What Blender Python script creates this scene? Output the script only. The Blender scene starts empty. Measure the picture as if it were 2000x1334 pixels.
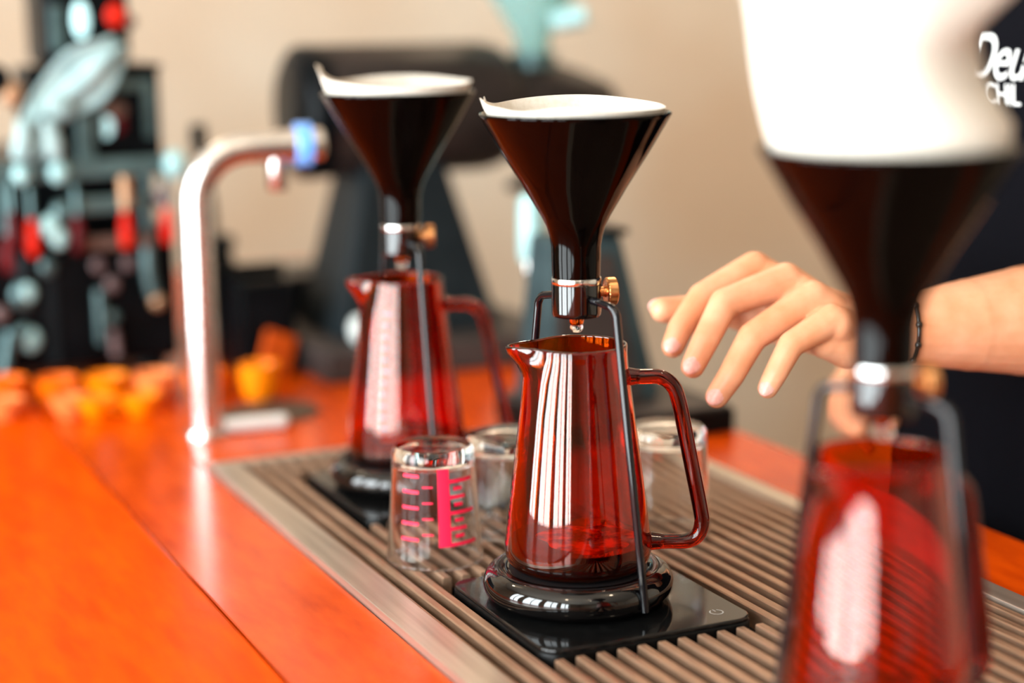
import bpy, bmesh, math, random
from mathutils import Vector, Matrix
from mathutils.bvhtree import BVHTree
random.seed(7)
S = bpy.context.scene
C = S.collection
PI = math.pi
sin, cos = math.sin, math.cos

# ------------------------------------------------------------------ camera
YAW, PITCH, ROLL = 0.4285, 0.187, -0.013
fwd = Vector((sin(YAW)*cos(PITCH), cos(YAW)*cos(PITCH), -sin(PITCH)))
rgt0 = Vector((cos(YAW), -sin(YAW), 0)); up0 = rgt0.cross(fwd)
rgt = rgt0*cos(ROLL) + up0*sin(ROLL); upv = -rgt0*sin(ROLL) + up0*cos(ROLL)
cam = bpy.data.cameras.new('camera'); camo = bpy.data.objects.new('camera', cam); C.objects.link(camo)
M = Matrix((rgt, upv, -fwd)).transposed().to_4x4(); M.translation = Vector((-0.4764, -0.9491, 0.3658))
camo.matrix_world = M
cam.sensor_width = 36.0; cam.lens = 63.0; cam.clip_start = 0.02
cam.dof.use_dof = True; cam.dof.focus_distance = 1.10; cam.dof.aperture_fstop = 2.0
S.camera = camo

# ------------------------------------------------------------------ world, lights, exposure
w = bpy.data.worlds.new('world'); S.world = w; w.use_nodes = True
w.node_tree.nodes['Background'].inputs[0].default_value = (0.80, 0.92, 1.0, 1)
w.node_tree.nodes['Background'].inputs[1].default_value = 1.0

def area(name, loc, rot, sx, sy, power, col):
    l = bpy.data.lights.new(name, 'AREA'); l.shape = 'RECTANGLE'; l.size = sx; l.size_y = sy
    l.energy = power; l.color = col
    o = bpy.data.objects.new(name, l); o.location = loc; o.rotation_euler = rot; C.objects.link(o); return o
def point(name, loc, power, col, rad):
    l = bpy.data.lights.new(name, 'POINT'); l.energy = power; l.color = col; l.shadow_soft_size = rad
    o = bpy.data.objects.new(name, l); o.location = loc; C.objects.link(o); return o

# daylight through the shop windows in wall_left (window bays in the wall at x = -2.4)
WIN_X = -2.40
WIN_BAYS = [(-3.15, -2.20), (-1.95, -1.00), (-0.75, 0.20), (0.45, 1.05)]
WIN_Z0, WIN_Z1 = -0.86, 1.75
for k, (a, b) in enumerate(WIN_BAYS):
    area('daylight', (WIN_X-0.10, (a+b)/2, (WIN_Z0+WIN_Z1)/2), (0, -PI/2, 0), WIN_Z1-WIN_Z0, b-a, 158*(b-a)/0.95, (0.90, 0.98, 1.0))
# warm ceiling spots; the strong back pair is added fill to brighten the wall
for p, e in (((-0.9, -0.9, 1.75), 9), ((-0.2, -1.6, 1.75), 9), ((0.9, 1.5, 1.75), 22), ((1.9, 1.5, 1.75), 34), ((-0.6, 1.6, 1.75), 8), ((0.6, -0.6, 1.75), 8)):
    point('ceiling_spot_and_fill', p, e, (1.0, 0.80, 0.58), 0.05)

S.view_settings.view_transform = 'Standard'
try: S.view_settings.look = 'None'
except Exception: pass
S.view_settings.exposure = 0.0
S.view_settings.gamma = 1.0
S.view_settings.use_curve_mapping = False
S.cycles.max_bounces = 20; S.cycles.transmission_bounces = 16; S.cycles.glossy_bounces = 8
S.cycles.diffuse_bounces = 4; S.cycles.transparent_max_bounces = 12
S.cycles.sample_clamp_indirect = 8.0

# ------------------------------------------------------------------ materials
def mat(name, col, rough=0.5, metal=0.0, trans=0.0, ior=1.45, coat=0.0, coat_rough=0.05, spec=0.5, sss=0.0, emit=None, estr=0.0):
    m = bpy.data.materials.new(name); m.use_nodes = True
    b = m.node_tree.nodes['Principled BSDF']
    b.inputs['Base Color'].default_value = (*col, 1); b.inputs['Roughness'].default_value = rough
    b.inputs['Metallic'].default_value = metal; b.inputs['Transmission Weight'].default_value = trans
    b.inputs['IOR'].default_value = ior; b.inputs['Coat Weight'].default_value = coat
    b.inputs['Coat Roughness'].default_value = coat_rough; b.inputs['Specular IOR Level'].default_value = spec
    if sss:
        b.inputs['Subsurface Weight'].default_value = sss
        b.inputs['Subsurface Radius'].default_value = (1.0, 0.35, 0.2); b.inputs['Subsurface Scale'].default_value = 0.004
    if emit: b.inputs['Emission Color'].default_value = (*emit, 1); b.inputs['Emission Strength'].default_value = estr
    return m
def bsdf(m): return m.node_tree.nodes['Principled BSDF']
def noise_col(m, c1, c2, scale=(1,1,1), nscale=5.0, detail=6.0, lo=0.35, hi=0.65, bump=0.0, bdist=0.001, rough=None):
    nt = m.node_tree; b = bsdf(m)
    tc = nt.nodes.new('ShaderNodeTexCoord'); mp = nt.nodes.new('ShaderNodeMapping'); mp.inputs['Scale'].default_value = scale
    n = nt.nodes.new('ShaderNodeTexNoise'); n.inputs['Scale'].default_value = nscale; n.inputs['Detail'].default_value = detail
    r = nt.nodes.new('ShaderNodeValToRGB'); r.color_ramp.elements[0].position = lo; r.color_ramp.elements[1].position = hi
    r.color_ramp.elements[0].color = (*c1, 1); r.color_ramp.elements[1].color = (*c2, 1)
    nt.links.new(tc.outputs['Object'], mp.inputs['Vector']); nt.links.new(mp.outputs['Vector'], n.inputs['Vector'])
    nt.links.new(n.outputs['Fac'], r.inputs['Fac']); nt.links.new(r.outputs['Color'], b.inputs['Base Color'])
    if bump:
        bp = nt.nodes.new('ShaderNodeBump'); bp.inputs['Strength'].default_value = bump; bp.inputs['Distance'].default_value = bdist
        nt.links.new(n.outputs['Fac'], bp.inputs['Height']); nt.links.new(bp.outputs['Normal'], b.inputs['Normal'])
    if rough:
        mr = nt.nodes.new('ShaderNodeMapRange'); mr.inputs['To Min'].default_value = rough[0]; mr.inputs['To Max'].default_value = rough[1]
        nt.links.new(n.outputs['Fac'], mr.inputs['Value']); nt.links.new(mr.outputs['Result'], b.inputs['Roughness'])
    return m

wood = noise_col(mat('orange_wood', (0.8, 0.10, 0.002), 0.3, spec=0.28), (0.48, 0.044, 0.0001), (0.68, 0.076, 0.0003), (9, 2.5, 9), 7.0, 10.0, 0.30, 0.70, bump=0.05, bdist=0.0003, rough=(0.17, 0.27))
wood_edge = noise_col(mat('orange_wood_front', (0.8, 0.10, 0.002), 0.35, spec=0.03), (0.52, 0.048, 0.0001), (0.70, 0.078, 0.0003), (12, 2.5, 12), 7.0, 10.0, 0.30, 0.70, bump=0.05, bdist=0.0003, rough=(0.30, 0.42))
cabinet_m = noise_col(mat('cabinet_wood', (0.3, 0.1, 0.02), 0.5), (0.22, 0.07, 0.015), (0.36, 0.12, 0.03), (8, 8, 1), 4.0)
plaster = noise_col(mat('plaster', (0.6, 0.48, 0.36), 0.9, spec=0.2), (0.50, 0.375, 0.27), (0.58, 0.52, 0.44), (1, 1, 1), 1.6, 3.0, 0.35, 0.65)
ceil_m = noise_col(mat('ceiling_paint', (0.6, 0.55, 0.48), 0.9), (0.50, 0.45, 0.38), (0.56, 0.50, 0.43), (1, 1, 1), 2.0)
floor_m = noise_col(mat('floor_concrete', (0.2, 0.17, 0.15), 0.6), (0.14, 0.12, 0.10), (0.22, 0.19, 0.16), (1, 1, 1), 3.0)
white_frame = noise_col(mat('window_frame_paint', (0.05, 0.05, 0.05), 0.5), (0.04, 0.04, 0.04), (0.06, 0.06, 0.06))
bronze = noise_col(mat('bronze_slat', (0.25, 0.16, 0.11), 0.42, metal=0.55), (0.25, 0.145, 0.088), (0.42, 0.255, 0.165), (60, 6, 60), 3.0, 6.0, 0.3, 0.7, rough=(0.36, 0.52))
steel_frame = noise_col(mat('brushed_frame', (0.42, 0.36, 0.30), 0.34, metal=0.8), (0.44, 0.37, 0.30), (0.60, 0.52, 0.44), (80, 2, 80), 3.0, 4.0, 0.3, 0.7, rough=(0.28, 0.40))
pan_m = noise_col(mat('black_pan', (0.002, 0.002, 0.002), 0.6, spec=0.15), (0.0015, 0.0012, 0.001), (0.003, 0.0022, 0.0018), (20, 20, 20), 4.0)
black_gloss = noise_col(mat('black_gloss', (0.002, 0.002, 0.002), 0.05, spec=0.75), (0.0012, 0.0010, 0.0010), (0.0024, 0.0018, 0.0018), (10, 10, 10), 4.0)
black_ceramic = noise_col(mat('black_ceramic', (0.002, 0.001, 0.001), 0.05, spec=0.14), (0.0006, 0.0003, 0.0002), (0.0010, 0.0005, 0.0004), (10, 10, 10), 4.0)
black_rod = noise_col(mat('black_rod', (0.003, 0.003, 0.004), 0.06), (0.002, 0.002, 0.003), (0.004, 0.004, 0.005), (30, 30, 30), 4.0)
black_pad = noise_col(mat('black_pad', (0.01, 0.009, 0.009), 0.55, spec=0.25), (0.008, 0.007, 0.0075), (0.013, 0.011, 0.012), (300, 300, 300), 4.0, bump=0.15, bdist=0.0003)
scale_top_m = noise_col(mat('scale_glass', (0.004, 0.004, 0.004), 0.09, spec=0.45), (0.003, 0.003, 0.003), (0.005, 0.005, 0.005), (40, 40, 40), 4.0)
scale_body_m = noise_col(mat('scale_plastic', (0.002, 0.002, 0.002), 0.35, spec=0.2), (0.0015, 0.0015, 0.0015), (0.003, 0.003, 0.003), (40, 40, 40), 4.0)
icon_m = noise_col(mat('icon_print', (0.45, 0.45, 0.43), 0.6), (0.35, 0.35, 0.33), (0.45, 0.45, 0.43))
steel = noise_col(mat('steel', (0.75, 0.74, 0.72), 0.14, metal=1.0), (0.68, 0.67, 0.65), (0.78, 0.77, 0.75), (20, 20, 20), 4.0)
satin = noise_col(mat('satin_steel', (0.72, 0.69, 0.65), 0.24, metal=1.0), (0.68, 0.65, 0.62), (0.80, 0.77, 0.74), (30, 30, 30), 4.0, rough=(0.20, 0.28))
copper = noise_col(mat('copper', (0.85, 0.40, 0.16), 0.28, metal=1.0), (0.80, 0.36, 0.13), (0.90, 0.45, 0.19), (60, 60, 60), 4.0)
amber = mat('amber_glass', (0.86, 0.115, 0.004), 0.0, trans=1.0, ior=1.52)
amber_rod = mat('amber_glass_rod', (0.30, 0.012, 0.002), 0.0, trans=1.0, ior=1.47)
clear = mat('clear_glass', (0.97, 0.98, 0.98), 0.0, trans=1.0, ior=1.45)
coffee_m = noise_col(mat('coffee', (0.01, 0.001, 0.0005), 0.05), (0.008, 0.0012, 0.0006), (0.014, 0.002, 0.0008), (40, 40, 40), 2.0)
foam_m = noise_col(mat('coffee_foam', (0.40, 0.06, 0.01), 0.35), (0.05, 0.006, 0.001), (0.62, 0.13, 0.02), (1, 1, 1), 95.0, 5.0, 0.42, 0.60)
bubble_m = mat('bubble', (0.80, 0.20, 0.03), 0.02, trans=0.9, ior=1.2)
paper = noise_col(mat('filter_paper', (0.78, 0.73, 0.67), 0.85, spec=0.2), (0.64, 0.58, 0.50), (0.70, 0.65, 0.58), (60, 60, 60), 6.0, bump=0.3, bdist=0.0004)
def add_translucent(m, fac, col):
    nt = m.node_tree; b = bsdf(m); out = nt.nodes['Material Output']
    t = nt.nodes.new('ShaderNodeBsdfTranslucent'); t.inputs['Color'].default_value = (*col, 1)
    x = nt.nodes.new('ShaderNodeMixShader'); x.inputs['Fac'].default_value = fac
    nt.links.new(b.outputs[0], x.inputs[1]); nt.links.new(t.outputs[0], x.inputs[2]); nt.links.new(x.outputs[0], out.inputs['Surface'])
add_translucent(paper, 0.16, (0.90, 0.82, 0.70))
red_print = noise_col(mat('red_print', (0.85, 0.01, 0.06), 0.5), (0.80, 0.008, 0.05), (0.88, 0.012, 0.07))
white_print = noise_col(mat('white_print', (0.85, 0.85, 0.85), 0.6), (0.55, 0.56, 0.55), (0.62, 0.63, 0.62))
skin = noise_col(mat('skin', (0.66, 0.29, 0.16), 0.42, sss=0.2), (0.64, 0.260, 0.125), (0.76, 0.370, 0.215), (1, 1, 1), 45.0, 4.0, 0.3, 0.7, bump=0.12, bdist=0.0006)
nail_m = noise_col(mat('nail', (0.74, 0.38, 0.32), 0.25), (0.72, 0.36, 0.30), (0.78, 0.43, 0.37), (200, 200, 200), 2.0)
cloth_black = noise_col(mat('black_cloth', (0.003, 0.003, 0.005), 0.9, spec=0.06), (0.002, 0.0022, 0.0036), (0.004, 0.0042, 0.006), (150, 150, 150), 4.0, bump=0.3, bdist=0.0006)
cloth_apron = noise_col(mat('apron_cloth', (0.0025, 0.0025, 0.004), 0.9, spec=0.06), (0.0018, 0.0018, 0.003), (0.0032, 0.0032, 0.0048), (200, 200, 200), 4.0, bump=0.3, bdist=0.0006)
trouser_m = noise_col(mat('trouser_cloth', (0.02, 0.02, 0.03), 0.9), (0.015, 0.015, 0.022), (0.025, 0.025, 0.035), (150, 150, 150), 4.0)
hair_m = noise_col(mat('hair', (0.012, 0.008, 0.006), 0.5), (0.008, 0.006, 0.005), (0.02, 0.014, 0.010), (200, 200, 20), 4.0)
dark_machine = noise_col(mat('dark_machine', (0.002, 0.003, 0.004), 0.30, spec=0.09), (0.0012, 0.0018, 0.0022), (0.003, 0.004, 0.005), (10, 10, 10), 3.0)
dark_brown = noise_col(mat('dark_brown_body', (0.008, 0.005, 0.004), 0.40, spec=0.18), (0.013, 0.0092, 0.0080), (0.021, 0.0150, 0.0130), (8, 8, 8), 3.0)
slate = noise_col(mat('slate_grey', (0.009, 0.012, 0.014), 0.45, spec=0.12), (0.006, 0.0092, 0.0112), (0.0095, 0.0140, 0.0165), (8, 8, 8), 3.0)
grey_top = noise_col(mat('warm_grey', (0.06, 0.045, 0.04), 0.5, spec=0.2), (0.034, 0.026, 0.024), (0.050, 0.040, 0.036), (8, 8, 8), 3.0)
teal_steel = noise_col(mat('dull_teal_steel', (0.08, 0.14, 0.145), 0.35, metal=0.6), (0.055, 0.10, 0.105), (0.10, 0.17, 0.175), (10, 10, 10), 3.0)
pale_cloth = noise_col(mat('pale_grey_cloth', (0.50, 0.60, 0.60), 0.7), (0.16, 0.26, 0.27), (0.34, 0.46, 0.46), (1, 1, 1), 30.0, 3.0, 0.3, 0.7)
red_handle = noise_col(mat('red_plastic', (0.50, 0.010, 0.003), 0.3, spec=0.15), (0.45, 0.006, 0.001), (0.55, 0.014, 0.002), (10, 10, 10), 3.0)
dark_red = noise_col(mat('dark_red_plastic', (0.08, 0.002, 0.004), 0.4, spec=0.15), (0.05, 0.0015, 0.003), (0.10, 0.003, 0.005), (10, 10, 10), 3.0)
brass = noise_col(mat('brass', (0.36, 0.20, 0.11), 0.4, metal=0.5), (0.32, 0.17, 0.09), (0.40, 0.23, 0.13), (10, 10, 10), 3.0)
brown_bar = noise_col(mat('brown_bar', (0.10, 0.055, 0.042), 0.5), (0.08, 0.045, 0.035), (0.12, 0.066, 0.050), (10, 10, 10), 3.0)
grey_pink = noise_col(mat('grey_pink_metal', (0.14, 0.09, 0.09), 0.4), (0.11, 0.07, 0.07), (0.17, 0.11, 0.11), (10, 10, 10), 3.0)
pale_metal = noise_col(mat('pale_cyan_metal', (0.30, 0.50, 0.51), 0.35, metal=0.1), (0.26, 0.45, 0.46), (0.34, 0.55, 0.55), (10, 10, 10), 3.0)
blue_m = noise_col(mat('blue_plastic', (0.14, 0.38, 0.90), 0.12, coat=0.8), (0.12, 0.34, 0.86), (0.16, 0.42, 0.94), (10, 10, 10), 3.0)
cup_a = noise_col(mat('orange_glaze', (0.80, 0.14, 0.002), 0.25, spec=0.3), (0.74, 0.11, 0.001), (0.84, 0.16, 0.002), (10, 10, 10), 3.0)
cup_b = noise_col(mat('amber_yellow_glaze', (0.86, 0.22, 0.001), 0.25, spec=0.3), (0.84, 0.19, 0.001), (0.90, 0.25, 0.001), (10, 10, 10), 3.0)
cup_c = noise_col(mat('salmon_glaze', (0.80, 0.22, 0.06), 0.25, spec=0.4), (0.78, 0.20, 0.05), (0.82, 0.25, 0.07), (10, 10, 10), 3.0)
drain_m = noise_col(mat('drain_bronze', (0.10, 0.06, 0.04), 0.5, metal=0.4), (0.06, 0.035, 0.022), (0.13, 0.08, 0.05), (40, 40, 40), 3.0)

# ------------------------------------------------------------------ mesh helpers
class MB:
    def __init__(s): s.v = []; s.f = []
    def add(s, v, f):
        o = len(s.v); s.v += [tuple(p) for p in v]; s.f += [tuple(i+o for i in q) for q in f]; return s
    def box(s, x0, x1, y0, y1, z0, z1):
        return s.add([(x0,y0,z0),(x1,y0,z0),(x1,y1,z0),(x0,y1,z0),(x0,y0,z1),(x1,y0,z1),(x1,y1,z1),(x0,y1,z1)],
            [(0,3,2,1),(4,5,6,7),(0,1,5,4),(1,2,6,5),(2,3,7,6),(3,0,4,7)])
    def lathe(s, prof, n=64, closed=False, off=(0,0,0), fn=None):
        """prof: list of (r, z); r = 0 makes a pole. closed joins last ring to first."""
        v = []; rings = []
        for r, z in prof:
            if r < 1e-7: rings.append((len(v), 1)); v.append((off[0], off[1], off[2]+z))
            else:
                rings.append((len(v), n))
                for k in range(n):
                    a = 2*PI*k/n; rr, zz = (r, z) if fn is None else fn(r, z, a)
                    v.append((off[0]+rr*cos(a), off[1]+rr*sin(a), off[2]+zz))
        f = []
        pairs = list(zip(rings, rings[1:])) + ([(rings[-1], rings[0])] if closed else [])
        for (a, na), (b, nb) in pairs:
            for k in range(n):
                k2 = (k+1) % n
                if na == 1 and nb == 1: continue
                if na == 1: f.append((a, b+k2, b+k))
                elif nb == 1: f.append((a+k, a+k2, b))
                else: f.append((a+k, a+k2, b+k2, b+k))
        return s.add(v, f)
    def tube(s, pts, rad, n=12, cap=True):
        pts = [Vector(p) for p in pts]; m = len(pts)
        rad = rad if isinstance(rad, (list, tuple)) else [rad]*m
        t0 = (pts[1]-pts[0]).normalized()
        nrm = t0.orthogonal().normalized(); v = []
        for i, p in enumerate(pts):
            t = (pts[min(i+1, m-1)]-pts[max(i-1, 0)]).normalized()
            nrm = (nrm - t*nrm.dot(t)).normalized(); b = t.cross(nrm)
            for k in range(n):
                a = 2*PI*k/n; v.append(p + (nrm*cos(a)+b*sin(a))*rad[i])
        f = [(i*n+k, i*n+(k+1)%n, (i+1)*n+(k+1)%n, (i+1)*n+k) for i in range(m-1) for k in range(n)]
        if cap: f += [tuple(range(n-1, -1, -1)), tuple((m-1)*n+k for k in range(n))]
        return s.add(v, f)
    def ball(s, c, r, n=16, m=10, sc=(1,1,1)):
        prof = [(0, -1)] + [(sin(PI*i/m), -cos(PI*i/m)) for i in range(1, m)] + [(0, 1)]
        t = MB().lathe(prof, n)
        return s.add([(c[0]+p[0]*r*sc[0], c[1]+p[1]*r*sc[1], c[2]+p[2]*r*sc[2]) for p in t.v], t.f)
    def prism(s, poly, z0, z1):
        n = len(poly)
        return s.add([(x,y,z0) for x,y in poly]+[(x,y,z1) for x,y in poly],
            [tuple(range(n-1,-1,-1)), tuple(range(n,2*n))]+[(k,(k+1)%n,n+(k+1)%n,n+k) for k in range(n)])
    def xf(s, M):
        s.v = [tuple(M @ Vector(p)) for p in s.v]; return s
    def mesh(s, name, smooth=None, bevel=0.0, segs=2):
        me = bpy.data.meshes.new(name); me.from_pydata(s.v, [], s.f)
        bm = bmesh.new(); bm.from_mesh(me)
        if bevel:
            es = [e for e in bm.edges if len(e.link_faces) == 2 and e.calc_face_angle(0) > 0.6]
            bmesh.ops.bevel(bm, geom=es, offset=bevel, segments=segs, profile=0.5, affect='EDGES', clamp_overlap=True)
        bmesh.ops.recalc_face_normals(bm, faces=bm.faces[:]); bm.to_mesh(me); bm.free()
        if smooth is not None:
            for p in me.polygons: p.use_smooth = True
            if smooth < PI: me.set_sharp_from_angle(angle=smooth)
            if bevel:
                big_a = max(p.area for p in me.polygons)*0.06
                for p in me.polygons:
                    if p.area > big_a: p.use_smooth = False
        me.update(); return me
    def build(s, name, m, parent=None, smooth=math.radians(40), bevel=0.0, segs=2):
        return link(name, s.mesh(name, smooth, bevel, segs), m, parent)
def link(name, me, m, parent=None):
    o = bpy.data.objects.new(name, me); C.objects.link(o)
    if m and not me.materials: me.materials.append(m)
    if parent: o.parent = parent
    return o
def tag(o, label=None, cat=None, group=None, kind=None):
    if label: o['label'] = label
    if cat: o['category'] = cat
    if group: o['group'] = group
    if kind: o['kind'] = kind
    return o
def thing(name, loc, label, cat, group=None, rz=0.0):
    o = bpy.data.objects.new(name, None); C.objects.link(o); o.location = loc; o.rotation_euler = (0, 0, rz)
    o.empty_display_size = 0.02
    return tag(o, label, cat, group)
def copy_tree(root, loc, label, rz=None):
    r = root.copy(); C.objects.link(r); r.location = loc; r['label'] = label
    if rz is not None: r.rotation_euler = (0, 0, rz)
    for ch in list(root.children):
        c = ch.copy(); C.objects.link(c); c.parent = r
        for g in list(ch.children):
            d = g.copy(); C.objects.link(d); d.parent = c
    return r
def curve(pts, n=8):
    """Catmull-Rom through the points"""
    P = [Vector(p) for p in pts]; P = [P[0]*2-P[1]] + P + [P[-1]*2-P[-2]]; out = []
    for i in range(1, len(P)-2):
        for k in range(n):
            t = k/n; a, b, c, d = P[i-1], P[i], P[i+1], P[i+2]
            out.append(0.5*((2*b)+(c-a)*t+(2*a-5*b+4*c-d)*t*t+(3*b-a-3*c+d)*t**3))
    return out + [P[-2]]
def dens(prof, step=0.004):
    out = [prof[0]]
    for (a, b), (c, d) in zip(prof, prof[1:]):
        n = max(1, int(math.hypot(c-a, d-b)/step))
        if n > 1:
            e = 0.0006/math.hypot(c-a, d-b); out.append((a+(c-a)*e, b+(d-b)*e))
            out += [(a+(c-a)*k/n, b+(d-b)*k/n) for k in range(1, n)]
            out.append((c-(c-a)*e, d-(d-b)*e))
        out.append((c, d))
    return out
def rrect(x0, x1, y0, y1, r, n=6):
    out = []
    for cx, cy, a0 in ((x1-r,y1-r,0),(x0+r,y1-r,PI/2),(x0+r,y0+r,PI),(x1-r,y0+r,1.5*PI)):
        out += [(cx+r*cos(a0+PI/2*k/n), cy+r*sin(a0+PI/2*k/n)) for k in range(n+1)]
    return out
def sm(a, b, x):
    t = max(0.0, min(1.0, (x-a)/(b-a))); return t*t*(3-2*t)
RZ = -YAW                      # local +x of a thing turned to the picture's right

# ------------------------------------------------------------------ room
FZ = -0.924
def struct(name, mb, m): return tag(mb.build(name, m, None, None), kind='structure')
struct('floor', MB().box(-3.2, 3.2, -5.2, 2.5, FZ-0.05, FZ), floor_m)
struct('ceiling', MB().box(-3.2, 3.2, -5.2, 2.5, 1.95, 2.0), ceil_m)
struct('wall_back', MB().box(-3.2, 3.2, 2.3, 2.4, FZ, 1.95), plaster)
struct('wall_right', MB().box(3.0, 3.1, -5.2, 2.3, FZ, 1.95), plaster)
struct('wall_front', MB().box(-3.2, 3.2, -5.2, -5.1, FZ, 1.95), plaster)
wl = MB(); wl.box(WIN_X-0.06, WIN_X+0.06, -5.1, 2.3, FZ, WIN_Z0); wl.box(WIN_X-0.06, WIN_X+0.06, -5.1, 2.3, WIN_Z1, 1.95)
ys = [-5.1] + [q for ab in WIN_BAYS for q in ab] + [2.3]
for a, b in zip(ys[0::2], ys[1::2]): wl.box(WIN_X-0.06, WIN_X+0.06, a, b, WIN_Z0, WIN_Z1)
struct('wall_left', wl, plaster)
for k, (a, b) in enumerate(WIN_BAYS):
    f = MB(); t = 0.03
    f.box(WIN_X-0.03, WIN_X+0.03, a, a+t, WIN_Z0, WIN_Z1); f.box(WIN_X-0.03, WIN_X+0.03, b-t, b, WIN_Z0, WIN_Z1)
    f.box(WIN_X-0.03, WIN_X+0.03, a+t, b-t, WIN_Z0, WIN_Z0+t); f.box(WIN_X-0.03, WIN_X+0.03, a+t, b-t, WIN_Z1-t, WIN_Z1)
    m_ = (a+b)/2; f.box(WIN_X-0.025, WIN_X+0.025, m_-0.02, m_+0.02, WIN_Z0+t, WIN_Z1-t)
    struct('window_%d' % (k+1), f, white_frame)

# ------------------------------------------------------------------ counter
CT = -0.004                    # top of the wood; the slats of the drain grate end at z = 0
XL, XR, YN, YF = -0.1163, 0.2495, -0.62, 0.4383     # drain grate outline
ctr = thing('bar_counter', (0, 0, FZ), 'long glossy orange wooden bar counter holding the drain grate and brewers', 'counter')
def cpart(name, mb, m, bevel=0.0015): 
    mb.v = [(x, y, z-FZ) for x, y, z in mb.v]; return mb.build(name, m, ctr, math.radians(35), bevel, 2)
cpart('top_board', MB().box(-0.200, XL-0.0005, -1.4, 1.55, -0.044, CT), wood)
cpart('top_board', MB().box(XR+0.0005, 0.336, -1.4, 1.55, -0.044, CT), wood)
cpart('top_board', MB().box(XL+0.0002, XR-0.0002, YF+0.0005, 1.55, -0.044, CT), wood)
cpart('front_board', MB().box(-0.62, -0.2012, -1.4, 1.55, -0.046, CT+0.0022), wood_edge, 0.003)
cpart('cabinet', MB().box(-0.56, 0.30, -1.36, 1.50, FZ, -0.047), cabinet_m)

# ------------------------------------------------------------------ drain grate
gr = thing('drain_grate', (0, 0, -0.034), 'bronze slatted drain grate set into the orange counter under the brewers', 'drain grate')
def gpart(name, mb, m, bevel=0.0, sm_=math.radians(35)):
    mb.v = [(x, y, z+0.034) for x, y, z in mb.v]; return mb.build(name, m, gr, sm_, bevel, 2)
gpart('frame_strip', MB().box(XL, XL+0.0237, YN, YF, -0.006, 0.0012), steel_frame, 0.0006)
gpart('frame_strip', MB().box(XR-0.0175, XR, YN, YF, -0.006, 0.0012), steel_frame, 0.0006)
gpart('frame_strip', MB().box(XL+0.0237, XR-0.0175, YF-0.012, YF, -0.006, 0.0012), steel_frame, 0.0006)
gpart('frame_lip', MB().box(XL+0.0237, XL+0.0262, YN, YF-0.012, -0.012, 0.0), bronze, 0.0003)
pan = MB(); pan.box(XL, XR, YN, YF, -0.034, -0.030)
pan.box(XL, XL+0.002, YN, YF, -0.030, -0.006); pan.box(XR-0.002, XR, YN, YF, -0.030, -0.006)
pan.box(XL+0.002, XR-0.002, YF-0.002, YF, -0.030, -0.006); pan.box(XL+0.002, XR-0.002, YN, YN+0.002, -0.030, -0.006)
gpart('pan', pan, pan_m)
SP = 0.0133; SW = 0.0029; SH = 0.0125
def slat_mesh(L):
    c = 0.0007; poly = [(-SW,-SH),(SW,-SH),(SW,-c),(SW-c,0),(-SW+c,0),(-SW,-c)]
    v = [(x, y, z) for y in (0, L) for x, z in poly]; n = 6
    f = [tuple(range(n)), tuple(range(2*n-1, n-1, -1))] + [(k, n+k, n+(k+1)%n, (k+1)%n) for k in range(n)]
    return MB().add(v, f).mesh('slat', None)
meshes = {}
OPEN = [(-0.383, -0.2185), (-0.083, 0.0815), (0.217, 0.3815)]
segs = []; y = YN
for a, b in OPEN: segs.append((y, a)); y = b
segs.append((y, YF-0.0125))
for i in range(-2, 22):
    cx = -0.0538+SP*i
    for a, b in (segs if 0 <= i <= 10 else [(YN, YF-0.0125)]):
        k = round(b-a, 4)
        if k not in meshes: meshes[k] = slat_mesh(b-a)
        o = link('slat', meshes[k], bronze, gr); o.location = (cx, a, 0.034)
for yb in (-0.5, -0.30+0.15, 0.15, 0.405):       # cross rails that carry the slats
    gpart('cross_rail', MB().box(XL+0.003, XR-0.003, yb-0.004, yb+0.004, -0.022, -SH-0.0002), pan_m)

# ------------------------------------------------------------------ scales
SX0, SX1, SY0, SY1 = -0.061, 0.079, -0.0815, 0.0640
def make_scale(loc, label):
    t = thing('coffee_scale', loc, label, 'scale', 'black scales under the brewers')
    mb = MB().prism(rrect(SX0, SX1, SY0, SY1, 0.013), 0, 0.0315); mb.build('body', scale_body_m, t, math.radians(35), 0.0012)
    tp = MB().prism(rrect(SX0+0.0006, SX1-0.0006, SY0+0.0006, SY1-0.0006, 0.0125), 0.0312, 0.0340).build('glass_top', scale_top_m, t, math.radians(35), 0.0009)
    ic = MB(); n = 26; c = (0.0607, -0.0640); R, wd = 0.0040, 0.00034
    for k in range(n):
        a0, a1 = PI/2+0.5+(2*PI-1.0)*k/n, PI/2+0.5+(2*PI-1.0)*(k+1)/n
        q = [(c[0]+rr*cos(a), c[1]+rr*sin(a), 0.03412) for a, rr in ((a0,R-wd),(a0,R+wd),(a1,R+wd),(a1,R-wd))]
        ic.add(q, [(0,1,2,3)])
    ic.add([(c[0]-wd,c[1]+0.001,0.03412),(c[0]+wd,c[1]+0.001,0.03412),(c[0]+wd,c[1]+R*1.15,0.03412),(c[0]-wd,c[1]+R*1.15,0.03412)], [(0,1,2,3)])
    tag(ic.build('power_icon', icon_m, tp, None), 'pale grey power symbol')
    return t
BR = [(0.0, 0.0), (0.004, 0.300), (0.003, -0.301)]        # middle, rear, front brewer
sc0 = make_scale((0, 0, -0.030), 'black glass-topped scale with a power symbol under the middle brewer')
copy_tree(sc0, (0.004, 0.300, -0.030), 'black scale under the rear brewer beside the steel tap')
copy_tree(sc0, (0.003, -0.301, -0.030), 'black scale under the front brewer at the picture edge')

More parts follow.
